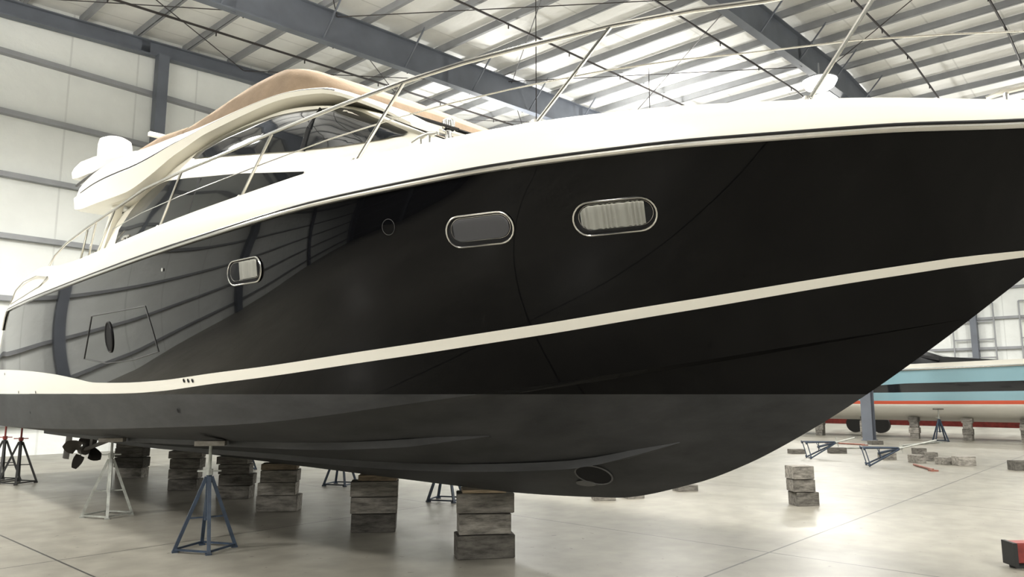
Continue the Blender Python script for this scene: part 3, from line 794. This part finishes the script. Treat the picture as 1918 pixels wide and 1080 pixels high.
FR = [22.7, 17.3, 8.35, .75, -6.85, -14.45]
for b in FR:
    D = 1.0 if b < 22 else .45
    g = MB()
    for a0, a1 in ((A0, RID), (RID, A1)):
        z0, z1 = roofz(a0), roofz(a1)
        g.bar((a0, b, z0-D/2), (a1, b, z1-D/2), .03, D)
        g.bar((a0, b, z0-.015), (a1, b, z1-.015), .26, .03)
        g.bar((a0, b, z0-D+.01), (a1, b, z1-D+.01), .26, .04)
    a = A0+.6; i = 0
    while a < A1:
        if i % 2 == 0 and D > .9:
            z = roofz(a)
            for sg in (1, -1): g.bar((a, b+sg*.08, z-D+.05), (a, b+sg*1.0, z+.05), .04, .04)
        if i % 5 == 0:
            g.bar((a+.3, b, roofz(a)-D), (a+.3, b, roofz(a)), .26, .03)
        a += 1.5; i += 1
    trim(g, STEEL)
    g = MB(); a = RID; zt = roofz(a)-D
    for da in (-.18, .18): g.bar((a+da, b, 0), (a+da, b, zt), .03, .34)
    g.bar((a, b, 0), (a, b, zt), .34, .03); g.bar((a-.24, b, .015), (a+.24, b, .015), .42, .03)
    trim(g, STEEL)
    for a in (A0+.3, A1-.3):
        g = MB(); g.bar((a, b, 0), (a, b, roofz(a)-D), .5, .3); trim(g, STEEL)
for a in (-21.55, -13.95, -6.35, 1.25, 8.85, 16.45, 34, 41.6):
    g = MB(); g.bar((a, B1-.38, 0), (a, B1-.38, roofz(a)-.45), .32, .3); trim(g, STEEL)
for z in (.85, 2.45, 4.1, 5.75, 7.4, 9.1, 10.75, 12.2):
    g = MB(); g.bar((A0, B1-.1, z), (A1, B1-.1, z), .2, .14); trim(g, PURL)
    g = MB(); g.bar((A1-.1, B0, z), (A1-.1, B1, z), .2, .14); trim(g, PURL)
    g = MB(); g.bar((A0+.1, B0, z), (A0+.1, B1, z), .2, .14); trim(g, STEEL)
for i, b in enumerate((2.0, 5.2, 8.4)):
    g = MB(); a = A1-.26
    for bb in (b-1, b, b+1): g.bar((a, bb, 2.6), (a, bb, 6.6), .08, .07)
    for z in (2.6, 3.6, 4.6, 5.6, 6.6): g.bar((a, b-1, z), (a, b+1, z), .08, .07)
    struct(g.obj('window_%d' % (i+1), PURL, None, smooth=0, rot=HALL))
for b in (20.4, 18.8, 14.1, 10.2, 6.1, 3.2, -1):
    g = MB(); z = lambda a: roofz(a)-.16
    g.tube([(A0+.3, b, z(A0+.3)), (RID, b, z(RID)), (A1-.4, b, z(A1-.4))], .035, 6)
    a = A0+2
    while a < A1-1: g.tube([(a, b, z(a)), (a, b, z(a)-.14)], .02, 6); a += 3
    o = g.obj('sprinkler_pipe', PIPE, None, rot=HALL); top(o, 'dark steel sprinkler pipe running beneath the roof purlins', 'pipe', 'sprinkler pipes below roof')
for k, (b0, b1) in enumerate(((17.3, 22.7), (8.35, 17.3), (.75, 8.35))):
    for a0 in (4, 11.6, 19):
        for q in (0, 1):
            g = MB(); g.tube([(a0, b0 if q else b1, roofz(a0)-.1), (a0+7.6, b1 if q else b0, roofz(a0+7.6)-.1)], .016, 5)
            trim(g, PIPE)
for i, (a, b) in enumerate(((15, 12.6), (22, 13.2))):
    g = MB(); g.tube([(a, b, roofz(a)), (a, b, roofz(a)-4)], .015, 5); trim(g, PIPE)

# ================================================================= LAMPS
def lamp(x, y, z, P, up=.55, size=.5):
    e = empty('high_bay_lamp', (x, y, z), .3, 'white high bay lamp, one in view, others added unseen', 'lamp', 'high bay lamps')
    g = MB(); g.lathe((0, 0, 0), [(size*1.05, .0), (size*1.05, .04), (size*.6, .12), (size*.25, .2), (.03, .22), (.02, .6)], 24); g.obj('lamp_housing', PURL, e, smooth=40)
    g = MB(); g.lathe((0, 0, 0), [(.01, -.32), (size*.5, -.29), (size*.85, -.18), (size*1.03, -.01)], 24); g.obj('lamp_lens', LAMPM, e, smooth=60)
    for nm, zz, pw, rx in (('down_light', -.34, P, 0), ('up_light', .30, P*up, math.pi)):  # upward disc added to brighten the ceiling
        if pw <= 0: continue
        l = bpy.data.lights.new(nm, 'AREA'); l.shape = 'DISK'; l.size = size*2.2; l.energy = pw; l.color = (1, .975, .925)
        o = bpy.data.objects.new(nm, l); COL.objects.link(o); o.parent = e; o.location = (0, 0, zz); o.rotation_euler = (rx, 0, 0)
d = ray(1535, 152); k = (11.3-1.6)/d.z
lamp(d.x*k, d.y*k, 11.3, 420, up=0, size=.5)
for a, b, P in ((-13, 16, 800), (-12, 6, 900), (-12, -6, 900), (-4, 12, 900), (-3, 1, 760), (-3, -12, 800), (2, 14.8, 850), (6, 6, 760), (7, -5, 800), (14, -12, 800), (14.5, -.5, 700),
                (26, -8, 900), (38, 3.5, 850), (38, 14, 800), (38, -8, 850), (6, 9.8, 650), (32, 10.5, 750), (24, 14, 720), (20, 18.5, 650)):
    x, y = hallxy(a, b)
    lamp(x, y, roofz(a)-3.3, P)  # unseen lamps added out of view to brighten hall, ceiling and far wall
w = bpy.data.worlds.new('World'); scene.world = w; w.use_nodes = True
w.node_tree.nodes['Background'].inputs[0].default_value = (.8, .85, .9, 1); w.node_tree.nodes['Background'].inputs[1].default_value = .5

# ================================================================= CAMERA
cam = bpy.data.cameras.new('Camera'); co = bpy.data.objects.new('Camera', cam); COL.objects.link(co)
cam.sensor_width = 36; cam.lens = 36*F/1918; co.location = (0, 0, CAMH); co.rotation_euler = (math.pi/2+PITCH, 0, 0)
cam.clip_end = 300
scene.camera = co
scene.view_settings.view_transform = 'Standard'
